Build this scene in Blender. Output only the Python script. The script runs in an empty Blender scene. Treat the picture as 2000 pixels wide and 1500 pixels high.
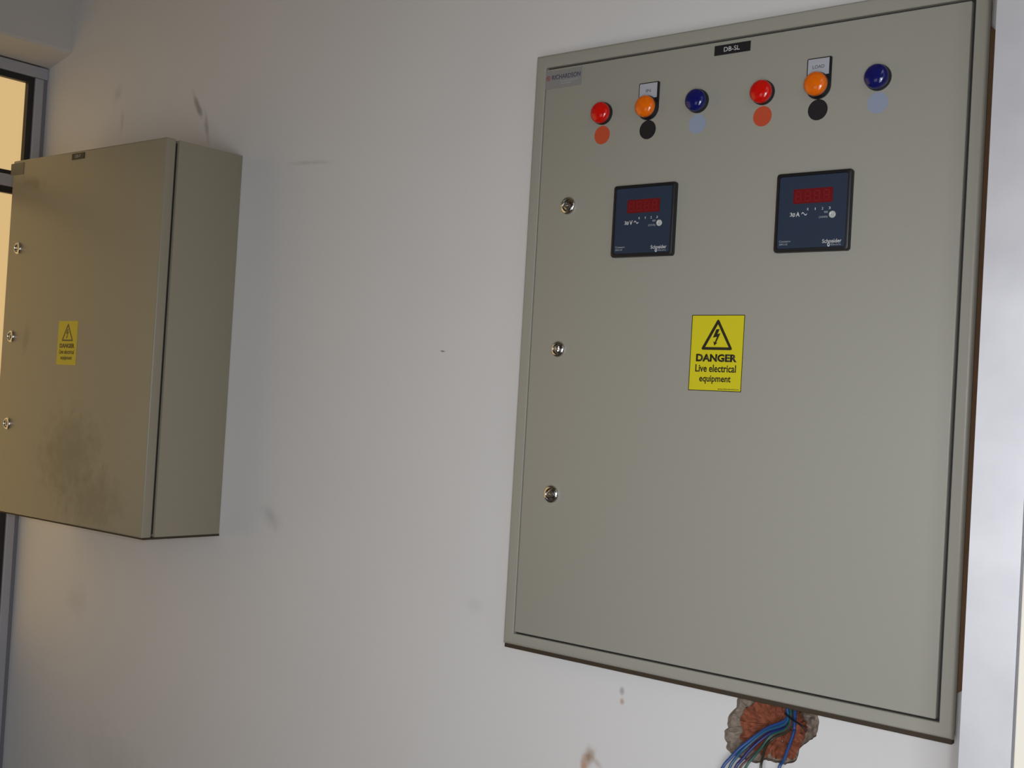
import bpy, bmesh, math, random
from mathutils import Vector, Matrix, noise
from mathutils.geometry import tessellate_polygon

scn = bpy.context.scene
COL = scn.collection

# ------------------------------------------------------------------ camera
cam_d = bpy.data.cameras.new('camera')
cam_d.sensor_width = 36.0
cam_d.lens = 2358.73 / 2000 * 36.0
cam_d.clip_start = 0.02
cam = bpy.data.objects.new('camera', cam_d)
COL.objects.link(cam)
RX = Vector((0.77697592, 0.62682731, 0.05827475))
UP = Vector((-0.033217, -0.05161878, 0.99811429))
FW = Vector((-0.62865337, 0.77744648, 0.01928523))
CAM = Vector((1.07128909, -1.33707571, 0.33852687))
m = Matrix.Identity(4)
for i in range(3):
    m[i][0] = RX[i]; m[i][1] = UP[i]; m[i][2] = -FW[i]; m[i][3] = CAM[i]
cam.matrix_world = m
scn.camera = cam

# ------------------------------------------------------------------ light
world = bpy.data.worlds.new('world')
scn.world = world
world.use_nodes = True
bg = world.node_tree.nodes['Background']
bg.inputs[0].default_value = (0.80, 0.87, 1.0, 1)
bg.inputs[1].default_value = 0.06

def area(name, loc, target, size, size_y, power, color, spread=180):
    d = bpy.data.lights.new(name, 'AREA')
    d.shape = 'RECTANGLE'; d.size = size; d.size_y = size_y
    d.energy = power; d.color = color; d.spread = math.radians(spread)
    o = bpy.data.objects.new(name, d)
    o.location = loc
    o.rotation_euler = (Vector(target) - Vector(loc)).to_track_quat('-Z', 'Y').to_euler()
    COL.objects.link(o)
    return o
# the camera's own flash, just beside the lens
area('camera_flash', CAM + RX * 0.05 + UP * 0.03, (0.3, 0.0, 0.3), 0.03, 0.02, 3.6, (0.96, 0.97, 1.0))
# daylight of the open porch in which the photographer stands
area('porch_daylight', (2.4, -1.6, 0.9), (0.8, -0.3, 0.2), 1.4, 1.8, 6, (0.86, 0.90, 1.0))
# low daylight from the open entrance behind the photographer
area('open_doorway_daylight', (1.25, -1.95, -0.05), (0.42, 0.0, -0.05), 0.8, 1.3, 7.8, (0.92, 0.945, 1.0), 92)
# small bright window in the wall opposite the panels, out of view
area('front_window_daylight', (-0.20, -3.15, 0.15), (0.2, 0.0, 0.1), 0.8, 0.9, 3.0, (0.90, 0.93, 1.0))

vs = scn.view_settings
vs.view_transform = 'Standard'; vs.look = 'None'
vs.gamma = 1.0; vs.use_curve_mapping = False
vs.exposure = 0.0

# ------------------------------------------------------------------ materials
def mat(name, color, rough=0.5, metal=0.0, bump=0.0, bscale=800.0, coat=0.0, emis=None, estr=0.0, var=0.0, vscale=8.0, trans=0.0, spec=0.5):
    M = bpy.data.materials.new(name); M.use_nodes = True
    nt = M.node_tree; b = nt.nodes['Principled BSDF']
    b.inputs['Base Color'].default_value = (*color, 1)
    b.inputs['Roughness'].default_value = rough
    b.inputs['Metallic'].default_value = metal
    b.inputs['Coat Weight'].default_value = coat
    b.inputs['Specular IOR Level'].default_value = spec
    b.inputs['Transmission Weight'].default_value = trans
    if emis:
        b.inputs['Emission Color'].default_value = (*emis, 1)
        b.inputs['Emission Strength'].default_value = estr
    tc = nt.nodes.new('ShaderNodeTexCoord')
    if bump:
        n = nt.nodes.new('ShaderNodeTexNoise'); n.inputs['Scale'].default_value = bscale
        n.inputs['Detail'].default_value = 2
        bp = nt.nodes.new('ShaderNodeBump'); bp.inputs['Strength'].default_value = bump
        bp.inputs['Distance'].default_value = 0.001
        nt.links.new(tc.outputs['Object'], n.inputs['Vector'])
        nt.links.new(n.outputs['Fac'], bp.inputs['Height'])
        nt.links.new(bp.outputs['Normal'], b.inputs['Normal'])
    if var:
        n2 = nt.nodes.new('ShaderNodeTexNoise'); n2.inputs['Scale'].default_value = vscale
        n2.inputs['Detail'].default_value = 5
        nt.links.new(tc.outputs['Object'], n2.inputs['Vector'])
        mx = nt.nodes.new('ShaderNodeMix'); mx.data_type = 'RGBA'
        mx.inputs['A'].default_value = (*[c * (1 - var) for c in color], 1)
        mx.inputs['B'].default_value = (*[min(1, c * (1 + var)) for c in color], 1)
        nt.links.new(n2.outputs['Fac'], mx.inputs['Factor'])
        nt.links.new(mx.outputs['Result'], b.inputs['Base Color'])
    return M

def add_stains_and_reflections(M, base_sock, patches):
    """patches: (x, z, half_w, half_h, angle, color, strength); dirt and painted reflections at fixed places on a face looking to -y"""
    nt = M.node_tree; L = nt.links; b = nt.nodes['Principled BSDF']
    geo = nt.nodes.new('ShaderNodeNewGeometry')
    nz = nt.nodes.new('ShaderNodeTexNoise'); nz.inputs['Scale'].default_value = 45; nz.inputs['Detail'].default_value = 6
    L.new(geo.outputs['Position'], nz.inputs['Vector'])
    cur = base_sock
    for (x, z, w, h, ang, colr, st) in patches:
        sub = nt.nodes.new('ShaderNodeVectorMath'); sub.operation = 'SUBTRACT'
        L.new(geo.outputs['Position'], sub.inputs[0]); sub.inputs[1].default_value = (x, 0, z)
        rot = nt.nodes.new('ShaderNodeVectorRotate'); rot.rotation_type = 'Y_AXIS'
        rot.inputs['Angle'].default_value = -ang
        L.new(sub.outputs[0], rot.inputs['Vector'])
        mul = nt.nodes.new('ShaderNodeVectorMath'); mul.operation = 'MULTIPLY'
        L.new(rot.outputs[0], mul.inputs[0]); mul.inputs[1].default_value = (1 / w, 0, 1 / h)
        ln = nt.nodes.new('ShaderNodeVectorMath'); ln.operation = 'LENGTH'
        L.new(mul.outputs[0], ln.inputs[0])
        a = nt.nodes.new('ShaderNodeMath'); a.operation = 'MULTIPLY_ADD'     # len + noise*0.9
        L.new(nz.outputs['Fac'], a.inputs[0]); a.inputs[1].default_value = 1.1
        L.new(ln.outputs['Value'], a.inputs[2])
        r = nt.nodes.new('ShaderNodeMapRange'); r.interpolation_type = 'SMOOTHSTEP'
        r.inputs['From Min'].default_value = 1.5; r.inputs['From Max'].default_value = 0.6
        r.inputs['To Min'].default_value = 0; r.inputs['To Max'].default_value = st
        L.new(a.outputs[0], r.inputs['Value'])
        mx = nt.nodes.new('ShaderNodeMix'); mx.data_type = 'RGBA'
        L.new(r.outputs['Result'], mx.inputs['Factor'])
        L.new(cur, mx.inputs['A']); mx.inputs['B'].default_value = (*colr, 1)
        cur = mx.outputs['Result']
    L.new(cur, b.inputs['Base Color'])

def mix_socket(M):
    for l in M.node_tree.links:
        if l.to_socket.name == 'Base Color': return l.from_socket

M_wall = mat('white wall paint', (0.69, 0.68, 0.665), 0.75, bump=0.25, bscale=120, var=0.03, vscale=5)
GREY = (0.25, 0.24, 0.22); BRN = (0.30, 0.17, 0.09)
add_stains_and_reflections(M_wall, mix_socket(M_wall), [
    (-1.100, 0.925, 0.020, 0.030, 0.5, GREY, 0.22),
    (-1.078, 0.870, 0.010, 0.045, 0.0, GREY, 0.22),
    (-0.830, 0.868, 0.010, 0.052, -0.56, GREY, 0.75),
    (-0.799, 0.825, 0.009, 0.050, -0.25, GREY, 0.5),
    (-0.548, 0.125, 0.045, 0.022, 0.6, GREY, 0.28),
    (-0.50, 0.735, 0.070, 0.006, 0.05, GREY, 0.25),
    (-0.1736, 0.418, 0.008, 0.0022, 0.1, (0.1, 0.09, 0.08), 0.9),
    (0.1376, -0.127, 0.013, 0.020, 0.15, BRN, 0.85),
    (0.131, -0.150, 0.010, 0.030, -0.1, (0.45, 0.22, 0.10), 0.75),
    (0.152, -0.135, 0.016, 0.007, 0.6, BRN, 0.35),
    (0.185, -0.031, 0.005, 0.007, 0.0, GREY, 0.6),
    (0.186, -0.045, 0.005, 0.006, 0.0, (0.42, 0.25, 0.16), 0.7),
    (-1.128, -0.100, 0.060, 0.050, 0.5, GREY, 0.14),
    (-0.08, 0.045, 0.030, 0.018, 0.4, GREY, 0.12),
    (-0.95, -0.40, 0.25, 0.10, 0.3, GREY, 0.12),
])
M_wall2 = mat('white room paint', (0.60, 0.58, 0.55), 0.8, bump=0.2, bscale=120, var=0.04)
M_cream = mat('cream room paint', (0.42, 0.35, 0.23), 0.8, var=0.04)
M_ceil = mat('ceiling paint', (0.40, 0.33, 0.22), 0.85, var=0.04)
M_floor = mat('grey concrete floor', (0.22, 0.17, 0.12), 0.7, bump=0.3, bscale=60, var=0.15)
PC = (0.335, 0.325, 0.275)
PCL = (0.305, 0.275, 0.195)  # same grey with the warm, dim light at the left put into the colour
M_paint = mat('pebble grey powder coat', PC, 0.42, bump=0.12, bscale=900)
M_paintS = mat('pebble grey powder coat, warm dim light painted in', PCL, 0.42, bump=0.12, bscale=900)
M_paintL = mat('pebble grey powder coat with smudges and painted reflection', PCL, 0.36, bump=0.10, bscale=900, var=0.02, vscale=4)
add_stains_and_reflections(M_paintL, mix_socket(M_paintL), [
    (-0.93, 0.205, 0.15, 0.115, -0.25, (0.15, 0.14, 0.095), 0.60),  # dark arch: a reflection painted into the door colour
    (-0.84, 0.13, 0.14, 0.08, 0.0, (0.15, 0.14, 0.095), 0.50),  # right part of the painted reflection
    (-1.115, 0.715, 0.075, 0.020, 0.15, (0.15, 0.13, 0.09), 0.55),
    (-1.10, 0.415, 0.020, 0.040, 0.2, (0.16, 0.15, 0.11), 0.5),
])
M_dark = mat('black rubber', (0.012, 0.012, 0.015), 0.5)
M_inner = mat('dark interior', (0.02, 0.02, 0.025), 0.7)
M_redbrown = mat('mottled red brown', (0.24, 0.11, 0.03), 0.6, var=0.2, vscale=14)  # mottled red brown for the enclosure body
M_edge_shade = mat('dark brown edge shade', (0.040, 0.026, 0.012), 0.7)  # shade of the rounded lower edges, as a dark colour
M_alu = mat('anodised aluminium', (0.80, 0.80, 0.84), 0.38, metal=0.6, bump=0.15, bscale=25, var=0.22, vscale=11)
M_aluL = mat('dull aluminium window frame', (0.42, 0.42, 0.46), 0.5, metal=0.2, var=0.05, vscale=9)
M_aluD = mat('dark grey aluminium', (0.22, 0.22, 0.25), 0.5, metal=0.2)  # dark grey for the groove strip, joint groove and kick panel
M_creamp = mat('cream painted timber', (0.85, 0.80, 0.68), 0.6, var=0.03)
M_pane = mat('sunlit frosted glass', (0.12, 0.09, 0.05), 0.4, emis=(0.66, 0.45, 0.20), estr=1.0)
M_chrome = mat('polished chrome', (0.72, 0.71, 0.68), 0.10, metal=1.0)
M_chromeD = mat('brushed zinc', (0.38, 0.37, 0.35), 0.22, metal=1.0)
M_blackp = mat('black plastic', (0.010, 0.010, 0.012), 0.38)
M_navy = mat('navy faceplate', (0.018, 0.032, 0.062), 0.45, var=0.1, vscale=30)
M_disp = mat('red display filter', (0.15, 0.003, 0.006), 0.35)
M_seg = mat('unlit display segments', (0.20, 0.008, 0.010), 0.4)
M_white = mat('white print', (0.62, 0.63, 0.62), 0.5)
M_grey = mat('grey print', (0.36, 0.38, 0.40), 0.5)
M_button = mat('pale grey button', (0.50, 0.52, 0.48), 0.35)
M_yel = mat('yellow vinyl', (0.66, 0.58, 0.010), 0.42)
M_ink = mat('black print', (0.018, 0.014, 0.006), 0.5)
M_redink = mat('red print', (0.30, 0.05, 0.05), 0.5)
M_blueink = mat('dark blue print', (0.05, 0.05, 0.10), 0.5)
M_silver = mat('silver foil label', (0.40, 0.40, 0.40), 0.35, metal=0.5)
M_legend = mat('pale grey legend card', (0.40, 0.41, 0.45), 0.5)
M_red = mat('red lens', (0.60, 0.006, 0.003), 0.14, coat=0.1, var=0.30, vscale=260)
M_amb = mat('amber lens', (0.80, 0.15, 0.003), 0.14, coat=0.1, var=0.25, vscale=260)
M_blue = mat('blue lens', (0.006, 0.008, 0.11), 0.14, coat=0.1, var=0.45, vscale=260)
M_dred = mat('orange red vinyl', (0.50, 0.070, 0.024), 0.5)
M_dblk = mat('black vinyl', (0.012, 0.011, 0.013), 0.45)
M_dblu = mat('pale blue vinyl', (0.27, 0.315, 0.41), 0.5)
M_brick = mat('raw red brick', (0.22, 0.062, 0.028), 0.95, bump=1.0, bscale=300, var=0.95, vscale=170)
M_mort = mat('broken grey plaster', (0.22, 0.175, 0.135), 0.95, bump=1.0, bscale=300, var=0.7, vscale=160)

# ------------------------------------------------------------------ object helpers (all shapes given in world metres)
ORG = {}
def thing(name, loc, label, cat, group=None):
    o = bpy.data.objects.new(name, None); o.empty_display_size = 0.05
    o.location = loc; o['label'] = label; o['category'] = cat
    if group: o['group'] = group
    COL.objects.link(o); ORG[o.name] = Vector(loc)
    return o

def obj(name, bm, M, parent=None, org=None, smooth=False, label=None, kind=None):
    po = ORG[parent.name] if parent else Vector((0, 0, 0))
    if org is None: org = po
    org = Vector(org)
    me = bpy.data.meshes.new(name)
    bmesh.ops.recalc_face_normals(bm, faces=bm.faces) if not getattr(bm, 'keep', False) else None
    bm.to_mesh(me); bm.free()
    me.transform(Matrix.Translation(-org))
    if smooth:
        me.shade_smooth()
        try: me.set_sharp_from_angle(angle=math.radians(35))
        except Exception: pass
    me.materials.append(M)
    o = bpy.data.objects.new(name, me)
    o.location = org - po
    if parent: o.parent = parent
    if label: o['label'] = label
    if kind: o['kind'] = kind
    COL.objects.link(o); ORG[o.name] = org
    return o

def box(bm, x0, x1, y0, y1, z0, z1, bev=0.0, seg=2):
    t = bmesh.new()
    bmesh.ops.create_cube(t, size=1)
    for v in t.verts:
        v.co = Vector(((x0 + x1) / 2 + v.co.x * (x1 - x0), (y0 + y1) / 2 + v.co.y * (y1 - y0), (z0 + z1) / 2 + v.co.z * (z1 - z0)))
    if bev: bmesh.ops.bevel(t, geom=t.edges[:], offset=bev, segments=seg, profile=0.5, affect='EDGES')
    me = bpy.data.meshes.new('t'); t.to_mesh(me); t.free(); bm.from_mesh(me); bpy.data.meshes.remove(me)
    return bm

def B(*a, **k): return box(bmesh.new(), *a, **k)

def lathe(cx, cz, y, prof, n=40, bm=None):
    """prof: list of (radius, protrusion towards -y from plane y); axis along y"""
    bm = bm or bmesh.new()
    rings = []
    for r, h in prof:
        if r < 1e-6: rings.append([bm.verts.new((cx, y - h, cz))])
        else: rings.append([bm.verts.new((cx + r * math.cos(2 * math.pi * i / n), y - h, cz + r * math.sin(2 * math.pi * i / n))) for i in range(n)])
    for a, b in zip(rings, rings[1:]):
        for i in range(n):
            j = (i + 1) % n
            f = [a[i % len(a)], a[j % len(a)], b[j % len(b)], b[i % len(b)]]
            u = []
            for v in f:
                if v not in u: u.append(v)
            if len(u) > 2: bm.faces.new(u)
    return bm

def poly(pts, y0, y1, bm=None):
    """prism from an x,z outline between y0 (front) and y1 (back)"""
    bm = bm or bmesh.new()
    a = [bm.verts.new((x, y0, z)) for x, z in pts]; b = [bm.verts.new((x, y1, z)) for x, z in pts]
    bm.faces.new(a); bm.faces.new(b[::-1])
    n = len(pts)
    for i in range(n): bm.faces.new([a[i], b[i], b[(i + 1) % n], a[(i + 1) % n]])
    return bm

def ring(outer, inner, y0, y1, bm=None):
    bm = bm or bmesh.new(); n = len(outer)
    A = [[bm.verts.new((x, y, z)) for x, z in P] for P in (outer, inner) for y in (y0, y1)]
    o0, o1, i0, i1 = A
    for i in range(n):
        j = (i + 1) % n
        bm.faces.new([o0[i], o0[j], i0[j], i0[i]]); bm.faces.new([o1[i], i1[i], i1[j], o1[j]])
        bm.faces.new([o0[i], o1[i], o1[j], o0[j]]); bm.faces.new([i0[i], i0[j], i1[j], i1[i]])
    return bm

def rrect(x0, x1, z0, z1, r, n=5):
    out = []
    for cx, cz, a0 in ((x1 - r, z1 - r, 0), (x0 + r, z1 - r, 90), (x0 + r, z0 + r, 180), (x1 - r, z0 + r, 270)):
        for k in range(n + 1):
            a = math.radians(a0 + 90 * k / n); out.append((cx + r * math.cos(a), cz + r * math.sin(a)))
    return out

def tube(pts, r, n=8, sub=6):
    P = [Vector(p) for p in pts]; Q = [P[0] * 2 - P[1]] + P + [P[-1] * 2 - P[-2]]
    path = []
    for i in range(1, len(Q) - 2):
        for k in range(sub):
            t = k / sub; a, b, c, d = Q[i - 1], Q[i], Q[i + 1], Q[i + 2]
            path.append(0.5 * ((2 * b) + (c - a) * t + (2 * a - 5 * b + 4 * c - d) * t * t + (3 * b - a - 3 * c + d) * t ** 3))
    path.append(P[-1])
    bm = bmesh.new(); rings = []
    for i, p in enumerate(path):
        tan = (path[min(i + 1, len(path) - 1)] - path[max(i - 1, 0)]).normalized()
        s = tan.cross(Vector((0, 1, 0)))
        s = s.normalized() if s.length > 1e-4 else Vector((1, 0, 0))
        u = s.cross(tan).normalized()
        rings.append([bm.verts.new(p + (s * math.cos(2 * math.pi * k / n) + u * math.sin(2 * math.pi * k / n)) * r) for k in range(n)])
    for a, b in zip(rings, rings[1:]):
        for k in range(n): bm.faces.new([a[k], a[(k + 1) % n], b[(k + 1) % n], b[k]])
    bm.faces.new(rings[0][::-1]); bm.faces.new(rings[-1])
    return bm

def text(s, x0, x1, z0, z1, y, depth=0.0002, bold=0.0, bm=None, shear=0.0):
    """raised print filling the box x0..x1, z0..z1 on a face looking to -y"""
    c = bpy.data.curves.new('t', 'FONT'); c.body = s; c.size = 1.0; c.offset = bold; c.resolution_u = 3; c.shear = shear
    o = bpy.data.objects.new('t', c); COL.objects.link(o)
    dg = bpy.context.evaluated_depsgraph_get(); dg.update()
    me = bpy.data.meshes.new_from_object(o.evaluated_get(dg))
    bpy.data.objects.remove(o); bpy.data.curves.remove(c)
    xs = [v.co.x for v in me.vertices]; ys = [v.co.y for v in me.vertices]
    ax, bx, ay, by = min(xs), max(xs), min(ys), max(ys)
    t = bmesh.new(); t.from_mesh(me); bpy.data.meshes.remove(me)
    for v in t.verts:
        v.co = Vector((x0 + (v.co.x - ax) / (bx - ax) * (x1 - x0), y - depth, z0 + (v.co.y - ay) / (by - ay) * (z1 - z0)))
    ex = bmesh.ops.extrude_face_region(t, geom=t.faces[:])
    for g in ex['geom']:
        if isinstance(g, bmesh.types.BMVert): g.co.y = y
    bmesh.ops.recalc_face_normals(t, faces=t.faces)
    me = bpy.data.meshes.new('t'); t.to_mesh(me); t.free()
    bm = bm or bmesh.new(); bm.from_mesh(me); bpy.data.meshes.remove(me)
    return bm

# ------------------------------------------------------------------ setting
S = 0.03                      # plane of the back wall; the big panel's face is y = 0
XL = -1.3675                  # plane of the left wall
FL, CE = -1.20, 1.62
HOLE = [(0.3557, -0.0102), (0.3552, -0.0189), (0.3461, -0.0284), (0.3439, -0.0375), (0.345, -0.0459), (0.3409, -0.0506), (0.3415, -0.06), (0.3451, -0.065), (0.3433, -0.0712), (0.3512, -0.077), (0.361, -0.0796), (0.3717, -0.08), (0.3865, -0.0814), (0.3985, -0.0739), (0.4088, -0.0744), (0.424, -0.0736), (0.4378, -0.0677), (0.4412, -0.0587), (0.4418, -0.0512), (0.4474, -0.0453), (0.4624, -0.0311), (0.4648, -0.0224), (0.4651, -0.0114), (0.4609, 0.002), (0.450, 0.018), (0.425, 0.026), (0.395, 0.024), (0.370, 0.016), (0.358, 0.002)]
random.seed(3)
def rough(pts, step, amp, seed):
    rnd = random.Random(seed); out = []
    for i, (x, z) in enumerate(pts):
        x2, z2 = pts[(i + 1) % len(pts)]
        L = math.hypot(x2 - x, z2 - z); k = max(1, int(L / step))
        for j in range(k):
            t = j / k
            out.append((x + (x2 - x) * t + rnd.uniform(-amp, amp), z + (z2 - z) * t + rnd.uniform(-amp, amp)))
    return out
HP = rough(HOLE, 0.003, 0.0006, 1)
bm = bmesh.new()
outer = [(XL - 0.2, FL), (0.86, FL), (0.86, CE), (XL - 0.2, CE)]
allp = [Vector((x, 0, z)) for x, z in outer], [Vector((x, 0, z)) for x, z in HP]
flat = [(v.x, v.z) for l in allp for v in l]
vs_ = [bm.verts.new((x, S, z)) for x, z in flat]
for t in tessellate_polygon([[Vector((v.x, v.z, 0)) for v in l] for l in allp]):
    try: bm.faces.new([vs_[i] for i in t])
    except ValueError: pass
bk = [bm.verts.new((x, S + 0.2, z)) for x, z in outer]
for i in range(4): bm.faces.new([vs_[i], vs_[(i + 1) % 4], bk[(i + 1) % 4], bk[i]])
bm.faces.new(bk)
wall = obj('wall_back', bm, M_wall, kind='structure')

def bowl(pts, prof, y, seed, amp):
    """prof: list of (inset 0..1, depth into the wall)"""
    cx = sum(p[0] for p in pts) / len(pts); cz = sum(p[1] for p in pts) / len(pts)
    bm = bmesh.new(); rings = []
    for k, (t, d) in enumerate(prof):
        row = []
        for (x, z) in pts:
            px, pz = x + (cx - x) * t, z + (cz - z) * t
            nn = noise.noise(Vector((px * 150, pz * 150, seed))) + 0.6 * noise.noise(Vector((px * 420, pz * 420, seed + 5)))
            row.append(bm.verts.new((px, y + d + (nn * amp if k else 0), pz)))
        rings.append(row)
    n = len(pts)
    for a, b in zip(rings, rings[1:]):
        for i in range(n): bm.faces.new([a[i], a[(i + 1) % n], b[(i + 1) % n], b[i]])
    bm.faces.new(rings[-1])
    return bm
obj('wall_cavity', bowl(HP, [(0, 0), (0.03, 0.006), (0.12, 0.009), (0.22, 0.012), (0.34, 0.015), (0.48, 0.022), (0.62, 0.024), (0.78, 0.025), (0.92, 0.025)], S, 2.0, 0.0050), M_mort, wall, label='broken plaster hollow under the large panel')
BR = [(0.3637, -0.0191), (0.3561, -0.0349), (0.361, -0.0444), (0.3576, -0.0585), (0.3708, -0.0651), (0.3837, -0.0697), (0.3984, -0.073), (0.4087, -0.0725), (0.4239, -0.0709), (0.4337, -0.0659), (0.439, -0.0546), (0.4441, -0.0396), (0.4444, -0.0267), (0.4309, -0.0100), (0.4153, 0.002), (0.3895, 0.002)]
obj('brick', bowl(rough(BR, 0.002, 0.0014, 8), [(0, 0.016), (0.03, 0.0065), (0.14, 0.0075), (0.28, 0.009), (0.42, 0.013), (0.58, 0.017), (0.75, 0.019), (0.9, 0.020)], S, 9.0, 0.0048), M_brick, wall, label='bare red brick behind the chipped plaster')

# left wall around the glazed frame
WY0, WY1 = 0.0266, -1.7
bm = bmesh.new()
box(bm, XL - 0.2, XL, -3.2, WY1, FL, CE)
box(bm, XL - 0.2, XL, WY1, S, 1.02, CE)
obj('wall_left', bm, M_wall2, kind='structure')
# lintel beam above the glazed frame
bm = bmesh.new()
sec = [(XL, 1.45), (-1.2825, 1.45), (-1.2825, 1.037), (-1.2855, 1.031), (-1.300, 1.0265), (XL, 1.0105)]
a = [bm.verts.new((x, S, z)) for x, z in sec]; b = [bm.verts.new((x, -3.2, z)) for x, z in sec]
bm.faces.new(a); bm.faces.new(b[::-1])
for i in range(len(sec)): bm.faces.new([a[i], b[i], b[(i + 1) % len(sec)], a[(i + 1) % len(sec)]])
obj('trim_1', bm, M_wall2, kind='structure', label='white lintel beam over the glazed frame')

obj('ceiling', B(XL - 0.2, 0.86, -3.4, S, CE, CE + 0.15), M_ceil, kind='structure')
obj('floor', B(XL - 0.2, 3.2, -3.6, 0.23, FL - 0.12, FL), M_floor, kind='structure')
obj('wall_front', B(XL - 0.2, 0.86, -3.4, -3.2, FL, CE), M_cream, kind='structure')
# right wall: short nib beside the panel, door opening, rest
bm = bmesh.new()
box(bm, 0.725, 0.86, -0.155, S, FL, CE)
box(bm, 0.725, 0.86, -3.2, -2.92, FL, CE)
box(bm, 0.725, 0.86, -2.92, -0.155, 1.12, CE)
obj('wall_right', bm, M_wall2, kind='structure')

# window_1 : glazed aluminium frame in the left wall
def ybox(bm, x0, x1, y0, y1, z0, z1, **k): return box(bm, x0, x1, min(y0, y1), max(y0, y1), z0, z1, **k)
win = thing('window_1', (XL - 0.03, -0.8, FL), '', '')
del win['label']; del win['category']; win['kind'] = 'structure'
def stile(y0, y1, z0, z1): return ybox(bmesh.new(), XL - 0.06, XL, y0, y1, z0, z1, bev=0.002, seg=2)
G = 0.0005
bm = bmesh.new(); ybox(bm, XL - 0.06, XL, 0.0200, 0.0005, FL, 0.9835, bev=0.002)
obj('stile', bm, M_aluL, win, label='aluminium upright in the room corner')
bm = bmesh.new(); ybox(bm, XL - 0.06, XL - 0.004, S - 0.0005, 0.0202, FL, 0.9835)
obj('groove_strip', bm, M_aluD, win, label='darker groove strip against the back wall')
bm = bmesh.new(); ybox(bm, XL - 0.06, XL, WY1 + 0.0005, WY1 + 0.03, FL, 0.9835, bev=0.002); obj('stile', bm, M_aluL, win)
bm = bmesh.new(); ybox(bm, XL - 0.06, XL, WY1 + 0.0005, S - 0.0005, 0.984, 1.0085, bev=0.002); obj('top_rail', bm, M_aluL, win)
bm = bmesh.new(); ybox(bm, XL - 0.055, XL - 0.001, WY1 + 0.031, -0.0005, 0.742, 0.768, bev=0.002); obj('middle_rail', bm, M_aluL, win)
bm = bmesh.new(); ybox(bm, XL - 0.055, XL - 0.001, WY1 + 0.031, -0.0005, -0.262, -0.215, bev=0.002); obj('bottom_rail', bm, M_aluL, win)
bm = bmesh.new(); ybox(bm, XL - 0.045, XL - 0.012, WY1 + 0.031, -0.0005, FL + 0.001, -0.263); obj('kick_panel', bm, M_aluD, win)
def gasket(y0, y1, z0, z1, w=0.0125):
    bm = bmesh.new()
    for (a, b_, c, d) in ((y0, y1, z1 - w, z1), (y0, y1, z0, z0 + w * 0.6), (y1 - w * 1.0, y1, z0 + w * 0.6, z1 - w), (y0, y0 + w, z0 + w * 0.6, z1 - w)):
        box(bm, XL - 0.03, XL - 0.004, a, b_, c, d)
    return bm
obj('gasket', gasket(WY1 + 0.031, -0.0005, 0.769, 0.983), M_dark, win, label='black rubber glazing gasket')
obj('gasket', gasket(WY1 + 0.031, -0.0005, -0.214, 0.741), M_dark, win, label='black rubber glazing gasket')
bm = bmesh.new(); box(bm, XL - 0.022, XL - 0.017, WY1 + 0.033, -0.002, 0.770, 0.982); obj('pane', bm, M_pane, win, label='sunlit upper pane')
bm = bmesh.new(); box(bm, XL - 0.022, XL - 0.017, WY1 + 0.033, -0.002, -0.213, 0.740); obj('pane', bm, M_pane, win, label='sunlit lower pane')

# door_1 : bright aluminium door frame close to the camera
df = thing('door_1', (0.76, -0.19, FL), '', '')
del df['label']; del df['category']; df['kind'] = 'structure'
def face(x0, x1, y0, y1): return B(x0, x1, y0, y1, FL, 1.08, bev=0.0012, seg=2)
obj('door_jamb', B(0.7035, 0.7153, -0.1982, -0.156, FL, 1.08), M_alu, df, label='outer lip of the bright aluminium jamb')
obj('door_jamb', B(0.7154, 0.7496, -0.1985, -0.156, FL, 1.08), M_alu, df, label='bright scuffed aluminium jamb')
obj('joint_groove', B(0.7495, 0.7530, -0.1930, -0.157, FL, 1.08), M_aluD, df)
obj('door_stop', face(0.7525, 0.8800, -0.2010, -0.156), M_creamp, df, label='pale cream outer section of the jamb')
obj('door_jamb', B(0.7035, 0.880, -2.92, -2.875, FL, 1.08, bev=0.0015), M_alu, df, label='far jamb of the doorway')
obj('door_head', B(0.7035, 0.880, -2.92, -0.156, 1.0805, 1.12, bev=0.0015), M_alu, df)

# ------------------------------------------------------------------ large panel
W, H = 0.6315, 0.8400
DX0, DX1, DZ0, DZ1 = 0.0200, 0.6125, 0.0245, 0.8180
panel = thing('electrical_panel', (W / 2, S, 0.0), 'large grey electrical panel with pilot lamps and two digital meters', 'electrical panel')
# frame with rounded outer edges
def frame_ring(x0, x1, z0, z1, ix0, ix1, iz0, iz1, y0, y1, r=0.0045):
    bm = bmesh.new(); loops = []
    prof = [(0, y1)] + [(r - r * math.cos(math.radians(a)), y0 + r - r * math.sin(math.radians(a))) for a in (0, 22, 45, 67, 90)]
    for ins, y in prof:
        loops.append([(x0 + ins, y, z0 + ins), (x1 - ins, y, z0 + ins), (x1 - ins, y, z1 - ins), (x0 + ins, y, z1 - ins)])
    for y in (y0, y0 + 0.004, y1): loops.append([(ix0, y, iz0), (ix1, y, iz0), (ix1, y, iz1), (ix0, y, iz1)])
    loops[-3] = [(ix0 - .0008, y0, iz0 - .0008), (ix1 + .0008, y0, iz0 - .0008), (ix1 + .0008, y0, iz1 + .0008), (ix0 - .0008, y0, iz1 + .0008)]
    loops.insert(-2, [(ix0, y0 + .001, iz0), (ix1, y0 + .001, iz0), (ix1, y0 + .001, iz1), (ix0, y0 + .001, iz1)])
    V = [[bm.verts.new(p) for p in l] for l in loops]
    V.append(V[0])
    for a, b in zip(V, V[1:]):
        for i in range(4): bm.faces.new([a[i], a[(i + 1) % 4], b[(i + 1) % 4], b[i]])
    return bm
obj('frame', frame_ring(0, W, 0.0055, H, DX0 - 0.0018, DX1 + 0.0040, DZ0 - 0.0024, DZ1 + 0.0030, 0.0, 0.0075), M_paint, panel, smooth=True)
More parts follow.
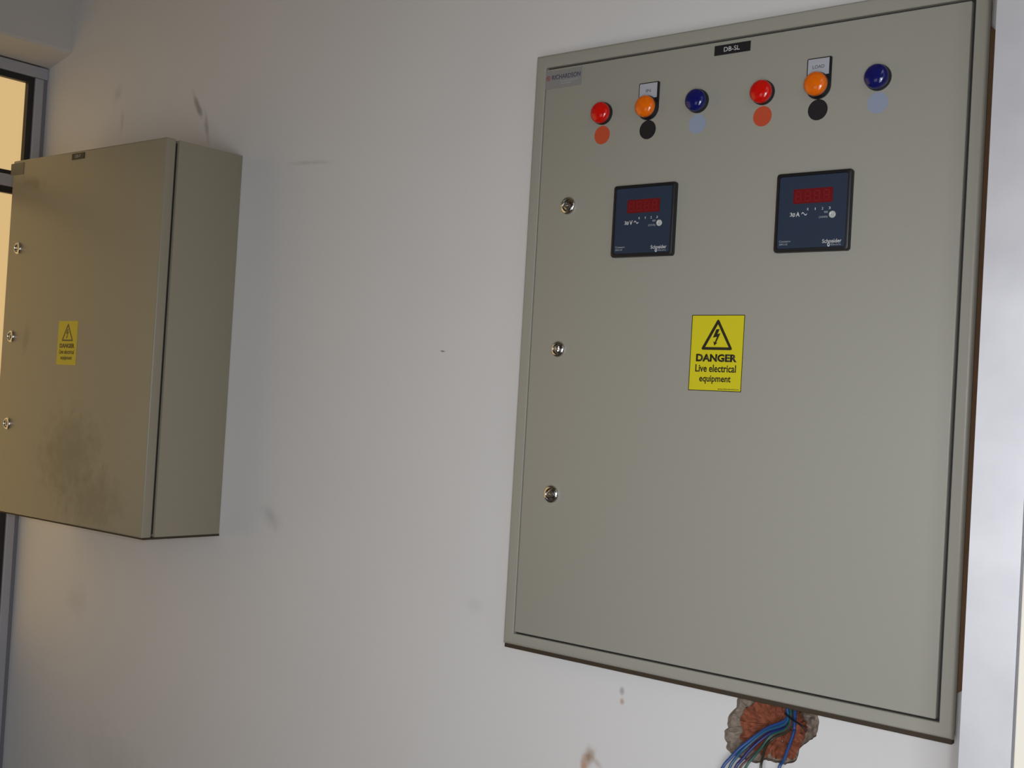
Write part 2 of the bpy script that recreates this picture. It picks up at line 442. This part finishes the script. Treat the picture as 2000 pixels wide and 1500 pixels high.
obj('lower_edge_shade', B(0.001, W - 0.001, 0.0035, 0.0120, 0.0, 0.0085, bev=0.001), M_edge_shade, panel, label='dark brown strip standing in for shade under the frame')  # dark strip added as the shade on the frame's rounded lower edge
obj('enclosure_body', B(0.022, 0.6305, 0.0126, S - 0.0002, 0.055, 0.790), M_redbrown, panel, label='red brown side of the enclosure behind its frame')
obj('door', B(DX0, DX1, 0.0, 0.0095, DZ0, DZ1, bev=0.0014, seg=3), M_paint, panel, smooth=True)
obj('door_seal', B(0.006, W - 0.0012, 0.0096, 0.0125, 0.0090, H - 0.006), M_inner, panel)

def lock(cx, cz, y, parent, r=0.0130, keyang=0.0):
    l = obj('lock', lathe(cx, cz, y, [(r, 0), (r, 0.0015), (r * 0.93, 0.0030), (r * 0.80, 0.0040), (r * 0.66, 0.0042), (r * 0.60, 0.0030), (r * 0.56, 0.0012), (r * 0.30, 0.0010), (0, 0.0010)], 36), M_chrome, parent, org=(cx, y, cz), smooth=True)
    bm = lathe(cx, cz, y, [(r * 0.52, 0.0011), (r * 0.50, 0.0026), (r * 0.34, 0.0030), (r * 0.30, 0.0016), (0, 0.0016)], 24)
    obj('lock_core', bm, M_chromeD, l, smooth=True)
    bm = lathe(cx, cz, y, [(r * 0.13, 0.0016), (r * 0.12, 0.0040), (0, 0.0042)], 12)
    w, h = r * 0.42, r * 0.09
    c, s = math.cos(keyang), math.sin(keyang)
    poly([(cx + a * c - b * s, cz + a * s + b * c) for a, b in ((-w, -h), (w, -h), (w, h), (-w, h))], y - 0.0038, y - 0.0016, bm)
    obj('key_bit', bm, M_chrome, l)
    return l
for cx, cz, a in ((0.0718, 0.6217, 0.0), (0.0690, 0.4226, 1.2), (0.0715, 0.2223, 0.2)):
    lock(cx, cz, 0.0, panel, r=0.0124 if cz != 0.4226 else 0.0112, keyang=a)

# pilot lamps
LZ = 0.7445
def pilot(cx, M, what, holder=None):
    y = 0.0
    yb = 0.0
    if holder:
        yb = -0.0022
    bz = obj('indicator_lamp', lathe(cx, LZ, yb, [(0.0152, 0), (0.0152, 0.0042), (0.0146, 0.0052), (0.0136, 0.0056), (0.0, 0.0056)], 40), M_blackp, panel, org=(cx, 0, LZ), smooth=True, label=what)
    prof = [(0.0142, 0.0050), (0.0143, 0.0085), (0.0139, 0.0105), (0.0126, 0.0122), (0.0100, 0.0135), (0.0076, 0.0144), (0.0050, 0.0149), (0.0025, 0.0152), (0, 0.0153)]
    obj('lens', lathe(cx, LZ, yb, prof, 48), M, bz, smooth=True)
    if holder:
        x0, x1, z0, z1 = cx - 0.0155, cx + 0.0155, LZ, LZ + 0.0335
        pts = [(x1, z1 - .001), (x1 - .001, z1), (x0 + .001, z1), (x0, z1 - .001)] + [(cx + 0.0155 * math.cos(math.radians(a)), LZ + 0.0155 * math.sin(math.radians(a)) - 0.001) for a in range(180, 361, 12)]
        obj('legend_holder', poly(pts, -0.0024, 0.0), M_blackp, bz)
        obj('legend_card', B(x0 + 0.0012, x1 - 0.0026, -0.0027, -0.0023, LZ + 0.0125, z1 - 0.0012), M_legend, bz)
        wd = 0.0035 if holder == 'IN' else 0.0075
        obj('lettering', text(holder, cx - 0.0006 - wd, cx - 0.0006 + wd, LZ + 0.0205, LZ + 0.0245, -0.0027, 0.00015), M_blueink, bz)
    return bz
disks = [(0.1222, M_dred, 'orange red'), (0.1953, M_dblk, 'black'), (0.2704, M_dblu, 'pale blue'), (0.3626, M_dred, 'orange red'), (0.4356, M_dblk, 'black'), (0.5098, M_dblu, 'pale blue')]
lamps = [(M_red, 'red pilot lamp at the left end of the row', None), (M_amb, 'left amber pilot lamp with legend holder', 'IN'), (M_blue, 'left blue pilot lamp', None),
         (M_red, 'right red pilot lamp', None), (M_amb, 'right amber pilot lamp with legend holder', 'LOAD'), (M_blue, 'blue pilot lamp at the right end of the row', None)]
for (cx, M, nm), (LM, what, hd) in zip(disks, lamps):
    pilot(cx, LM, what, hd)
    obj('colour_dot', lathe(cx, 0.7155, 0.0, [(0.0126, 0), (0.0126, 0.0003), (0, 0.0003)], 40), M, panel, org=(cx, 0, 0.7155), label=nm + ' round sticker')

# seven segment digits
def seg_digits(bm, x0, z0, w, h, n, y):
    t = h * 0.11
    for k in range(n):
        a = x0 + k * w; dw = w * 0.66
        hor = [(z0, ), (z0 + h / 2 - t / 2, ), (z0 + h - t, )]
        for (z,) in hor: box(bm, a + t * 0.6, a + dw - t * 0.6, y - 0.0002, y, z, z + t)
        for xx in (a, a + dw - t):
            for zz in (z0 + t * 0.6, z0 + h / 2 + t * 0.4):
                box(bm, xx, xx + t, y - 0.0002, y, zz, zz + h / 2 - t)
        box(bm, a + dw + t * 0.4, a + dw + t * 1.4, y - 0.0002, y, z0, z0 + t)
    return bm

def meter(x, z, unit, l4, l5, label):
    N = 0.096
    out = rrect(x, x + N, z, z + N, 0.0035)
    bm = bmesh.new(); n = len(out); cxm, czm = x + N / 2, z + N / 2
    def scl(k): return [(cxm + (a - cxm) * k, czm + (b_ - czm) * k) for a, b_ in out]
    L = [(1.0, 0.0), (1.0, -0.0050), (0.985, -0.0068), (0.955, -0.0075), (0.915, -0.0075), (0.905, -0.0062)]
    V = [[bm.verts.new((p[0], y, p[1])) for p in scl(k)] for k, y in L]
    for a, b_ in zip(V, V[1:]):
        for i in range(n): bm.faces.new([a[i], a[(i + 1) % n], b_[(i + 1) % n], b_[i]])
    bm.faces.new(V[0]); bm.faces.new(V[-1])
    h = obj('panel_meter', bm, M_blackp, panel, org=(cxm, 0, czm), smooth=True, label=label)
    f = 0.0063
    obj('faceplate', poly(rrect(x + 0.0047, x + N - 0.0047, z + 0.0047, z + N - 0.0047, 0.002, 3), -f, -0.0060), M_navy, h)
    obj('display', B(x + 0.0232, x + 0.0735, -f - 0.0003, -f, z + 0.0580, z + 0.0757), M_disp, h)
    obj('display_segments', seg_digits(bmesh.new(), x + 0.0258, z + 0.0602, 0.0120, 0.0132, 4, -f - 0.0003), M_seg, h)
    yt = -f
    def word(t, x0, x1, z0, z1, M, bold=0.0, nm='lettering'):
        obj(nm, text(t, x + x0, x + x1, z + z0, z + z1, yt, bold=bold), M, h)
    # phase mark : 3, struck o, unit letter, sine sign
    word('3', 0.0196, 0.0228, 0.0430, 0.0478, M_white, 0.01)
    word('\u00f8', 0.0233, 0.0266, 0.0424, 0.0472, M_white)
    word(unit, 0.0276, 0.0326, 0.0424, 0.0484, M_white, 0.02)
    pts = []
    for i in range(17):
        t = i / 16; pts.append((x + 0.0348 + t * 0.0070, z + 0.0455 + 0.0015 * math.sin(2 * math.pi * t)))
    up = [(a, b_ + 0.0006) for a, b_ in pts]; dn = [(a, b_ - 0.0006) for a, b_ in pts][::-1]
    obj('sine_mark', poly(up + dn, yt - 0.0002, yt), M_white, h)
    for ch, cx in (('K', 0.0429), ('1', 0.0522), ('2', 0.0613), ('3', 0.0703)):
        hw = 0.0004 if ch == '1' else 0.0010
        word(ch, cx - hw, cx + hw, 0.0494, 0.0524, M_white)
    word('Schneider', 0.0630, 0.0872, 0.0094, 0.0142, M_white, 0.012)
    word(l4, 0.0633, 0.0682, 0.0450, 0.0476, M_grey)
    word(l5, 0.0574, 0.0682, 0.0389, 0.0418, M_grey)
    word('Electric', 0.0745, 0.0868, 0.0064, 0.0084, M_grey)
    word('Conzerv', 0.0075, 0.0224, 0.0120, 0.0146, M_grey)
    word('DM1110', 0.0078, 0.0182, 0.0084, 0.0108, M_grey)
    # leaf-like loop under the maker's name
    obj('maker_mark', ring([(x + 0.0714 + 0.0017 * math.cos(a), z + 0.0074 + 0.0024 * math.sin(a)) for a in [i * math.pi / 8 for i in range(16)]],
         [(x + 0.0715 + 0.0008 * math.cos(a), z + 0.0076 + 0.0013 * math.sin(a)) for a in [i * math.pi / 8 for i in range(16)]], yt - 0.0002, yt), M_white, h)
    obj('button', lathe(x + 0.0742, z + 0.0430, yt, [(0.0042, 0), (0.0042, 0.0008), (0.0034, 0.0014), (0.0026, 0.0010), (0.0010, 0.0006), (0, 0.0006)], 24), M_button, h, smooth=True)
    obj('button_mark', lathe(x + 0.0738, z + 0.0427, yt, [(0.0011, 0.0007), (0.0011, 0.0009), (0, 0.0009)], 12), M_grey, h)
meter(0.1513, 0.5463, 'V', '450', '(250)', 'left digital voltmeter reading V')
meter(0.3901, 0.5442, 'A', '4500', '(2500)', 'right digital ammeter reading A')

# danger sticker
def danger(x, z, y, parent, w=0.0750, h=0.0960, border=True, web=True, inkM=None, yelM=None):
    ink = inkM or M_ink
    st = obj('danger_sticker', B(x, x + w, y - 0.0004, y, z, z + h), yelM or M_yel, parent, label='yellow danger sticker')
    sx, sz = w / 0.075, h / 0.096
    yt = y - 0.0004
    def P(pts): return [(x + a * sx, z + b_ * sz) for a, b_ in pts]
    bm = bmesh.new()
    if border:
        ring(P([(0, 0), (0.075, 0), (0.075, 0.096), (0, 0.096)]), P([(0.0009, 0.0009), (0.0741, 0.0009), (0.0741, 0.0951), (0.0009, 0.0951)]), yt - 0.0002, yt, bm)
    def rtri(a, b_, c, r):
        out = []; T = [Vector(a), Vector(b_), Vector(c)]
        for i in range(3):
            p, q, s = T[i], T[i - 1], T[(i + 1) % 3]
            d1 = (q - p).normalized(); d2 = (s - p).normalized()
            for t in (0, .25, .5, .75, 1):
                A, C = p + d1 * r, p + d2 * r
                v = A * (1 - t) ** 2 + p * 2 * t * (1 - t) + C * t * t
                out.append((v.x, v.y))
        return out
    ring(P(rtri((0.0149, 0.0518), (0.0605, 0.0518), (0.0380, 0.0918), 0.004)), P(rtri((0.0213, 0.0553), (0.0546, 0.0553), (0.0380, 0.0842), 0.0006)), yt - 0.0002, yt, bm)
    poly(P([(0.0358, 0.0778), (0.0406, 0.0781), (0.0378, 0.0718), (0.0420, 0.0728), (0.0364, 0.0608), (0.0386, 0.0612), (0.0342, 0.0572), (0.0324, 0.0630), (0.0344, 0.0614), (0.0374, 0.0684), (0.0316, 0.0672)]), yt - 0.0002, yt, bm)
    obj('warning_symbol', bm, ink, st)
    bm = None
    def line(*a, **k): obj('lettering', text(*a, **k), ink, st)
    line('DANGER', x + 0.0090 * sx, x + 0.0668 * sx, z + 0.0368 * sz, z + 0.0466 * sz, yt, bold=0.045)
    line('Live electrical', x + 0.0088 * sx, x + 0.0664 * sx, z + 0.0238 * sz, z + 0.0332 * sz, yt, bold=0.020)
    line('equipment', x + 0.0152 * sx, x + 0.0598 * sx, z + 0.0090 * sz, z + 0.0196 * sz, yt, bold=0.020)
    if web: line('www.richardsonind.com', x + 0.0423 * sx, x + 0.0718 * sx, z + 0.0020 * sz, z + 0.0042 * sz, yt)
    return st
danger(0.2790, 0.3735, 0.0, panel)

# name plate and maker's plate
np_ = obj('name_plate', B(0.2905, 0.3410, -0.0012, 0.0, 0.8003, 0.8127), M_dblk, panel, label='black engraved name plate')
obj('lettering', text('DB-SL', 0.3040, 0.3264, 0.8036, 0.8096, -0.0012, bold=0.005), M_white, np_)
mp = obj('maker_plate', B(0.0195, 0.0825, -0.0006, 0.0, 0.7895, 0.8148), M_silver, panel, label='silver foil maker plate')
obj('lettering', text('RICHARDSON', 0.0310, 0.0800, 0.8020, 0.8084, -0.0006, bold=0.01), M_blueink, mp)
obj('maker_mark', ring([(0.0245 + 0.0036 * math.cos(a), 0.8050 + 0.0036 * math.sin(a)) for a in [i * math.pi / 10 for i in range(20)]],
          [(0.0245 + 0.0028 * math.cos(a), 0.8050 + 0.0028 * math.sin(a)) for a in [i * math.pi / 10 for i in range(20)]], -0.0008, -0.0006), M_redink, mp)
obj('lettering', text('R', 0.0228, 0.0262, 0.8032, 0.8068, -0.0006, bold=0.02), M_redink, mp)
obj('lettering', text('ELECTRICAL INDUSTRIES', 0.0460, 0.0760, 0.7976, 0.7996, -0.0006), M_grey, mp)
obj('lettering', text('SWITCHBOARD MAKERS', 0.0470, 0.0640, 0.7946, 0.7962, -0.0006), M_grey, mp)

# ------------------------------------------------------------------ left cabinet
CX0, CX1, CZ0, CZ1 = -1.1890, -0.6870, 0.0810, 0.7630
CF = -0.1320                                   # door face
cab = thing('wall_cabinet', ((CX0 + CX1) / 2, S, CZ0), 'deep grey metal wall cabinet hung beside the sunlit glazed frame at the left', 'cabinet')
body_y = CF + 0.0260
obj('body', B(CX0 + 0.001, CX1, body_y, S - 0.0003, CZ0 + 0.0005, CZ1 - 0.0005, bev=0.0015, seg=2), M_paintS, cab, smooth=True)
obj('door_seal', B(CX0 + 0.006, CX1 - 0.005, CF + 0.0202, body_y - 0.0001, CZ0 + 0.006, CZ1 - 0.006), M_inner, cab)
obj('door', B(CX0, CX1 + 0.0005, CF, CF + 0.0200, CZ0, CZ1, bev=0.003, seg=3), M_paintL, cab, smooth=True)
for cx, cz, a in ((-1.1495, 0.5901, 0.0), (-1.1535, 0.4191, 1.2), (-1.1462, 0.2509, 1.57)):
    lock(cx, cz, CF, cab, r=0.0118, keyang=a)
M_yel2 = mat('faded yellow vinyl', (0.58, 0.48, 0.020), 0.45)
M_ink2 = mat('faded black print', (0.13, 0.10, 0.03), 0.5)
danger(-0.9865, 0.3686, CF, cab, w=0.0640, h=0.0805, border=False, web=False, inkM=M_ink2, yelM=M_yel2)
obj('lower_edge_shade', B(CX0 + 0.004, CX1, CF + 0.004, S - 0.0003, CZ0 - 0.0028, CZ0 + 0.0006), M_edge_shade, cab, label='brown strip standing in for shade under the cabinet')  # thin dark strip added as shade along the cabinet's lower edge
pl = obj('name_plate', B(-0.9780, -0.9372, CF - 0.0012, CF, 0.7475, 0.7585), M_dblk, cab, label='small black name plate on the top edge')
obj('lettering', text('DB-P', -0.9665, -0.9487, 0.7502, 0.7558, CF - 0.0012), M_grey, pl)
obj('maker_plate', B(-1.1960, -1.1490, CF - 0.0007, CF - 0.0001, 0.7350, 0.7575), mat('tarnished foil', (0.17, 0.165, 0.14), 0.4, metal=0.4), cab, label='dull silver plate lapping over the top left corner')

# ------------------------------------------------------------------ loose wires under the large panel
def wire(name, pts, r, M, label, rise=None):
    P = [Vector(p) for p in pts]
    d = (P[-1] - P[-2])
    if rise is not None:
        P = [Vector((rise, 0.022, 0.0548)), Vector((rise - 0.001, 0.025, 0.02))] + P
    if len(pts) > 4:
        P += [P[-1] + Vector((d.x * 1.3, 0.0, -0.03)), P[-1] + Vector((d.x * 2.0, 0.002, -0.075))]
    bm = tube([tuple(p) for p in P], r, 8, 5)
    o = obj(name, bm, M, None, org=P[0], smooth=True)
    o['label'] = label; o['category'] = 'wire'; o['group'] = 'loose wires hanging out of the hole under the large panel'
    return o
WB = lambda n, c: mat(n, c, 0.45)
wire('wire', [(0.4219, 0.036, -0.0176), (0.3943, 0.034, -0.038), (0.3695, 0.024, -0.0624), (0.3599, 0.014, -0.0768), (0.3523, 0.008, -0.0903)], 0.0021, WB('bright blue pvc', (0.010, 0.055, 0.22)), 'bright blue wire, leftmost and uppermost of the loose wires under the panel', 0.4140)
wire('wire', [(0.4231, 0.034, -0.0211), (0.3945, 0.032, -0.0408), (0.3738, 0.024, -0.0633), (0.3672, 0.014, -0.0752), (0.3618, 0.008, -0.0882)], 0.0019, WB('teal blue pvc', (0.008, 0.075, 0.17)), 'teal blue wire, second from the left, just right of the bright blue one', 0.4182)
wire('wire', [(0.4253, 0.037, -0.0244), (0.3997, 0.034, -0.0425), (0.3841, 0.024, -0.0601), (0.3757, 0.014, -0.0751), (0.3701, 0.008, -0.0862)], 0.0020, WB('navy pvc', (0.008, 0.014, 0.12)), 'dark navy wire between the teal blue wire and the brown wire', 0.4224)
wire('wire', [(0.4264, 0.036, -0.026), (0.405, 0.034, -0.0432), (0.3905, 0.024, -0.0624), (0.3839, 0.014, -0.0733), (0.3763, 0.008, -0.0848)], 0.0014, WB('dull red pvc', (0.085, 0.032, 0.03)), 'thin reddish brown wire between the navy wire and the green wire', 0.4262)
wire('wire', [(0.4244, 0.036, -0.0264), (0.4029, 0.033, -0.0437), (0.3955, 0.024, -0.0585), (0.3899, 0.014, -0.07), (0.3835, 0.008, -0.0831)], 0.0016, WB('green pvc', (0.006, 0.075, 0.055)), 'green wire in the middle of the fan of loose wires', 0.4296)
wire('wire', [(0.4275, 0.037, -0.0276), (0.4052, 0.034, -0.0469), (0.4006, 0.024, -0.0574), (0.4023, 0.014, -0.0691), (0.4039, 0.008, -0.0784)], 0.0017, WB('olive black pvc', (0.028, 0.028, 0.014)), 'dark olive wire hanging straight down right of the green wire', 0.4332)
wire('wire', [(0.4314, 0.036, -0.0249), (0.4319, 0.034, -0.0338), (0.4307, 0.024, -0.0507), (0.4294, 0.014, -0.0657), (0.4278, 0.008, -0.0728)], 0.0020, WB('mid blue pvc', (0.008, 0.05, 0.20)), 'blue wire hanging apart at the right of the loose wires', 0.4372)
wire('wire', [(0.4205, 0.030, -0.0123), (0.4309, 0.028, -0.0173), (0.4439, 0.024, -0.0203), (0.4528, 0.024, -0.026)], 0.0011, WB('black pvc', (0.006, 0.006, 0.010)), 'short thin black wire curling to the right edge of the hole', None)
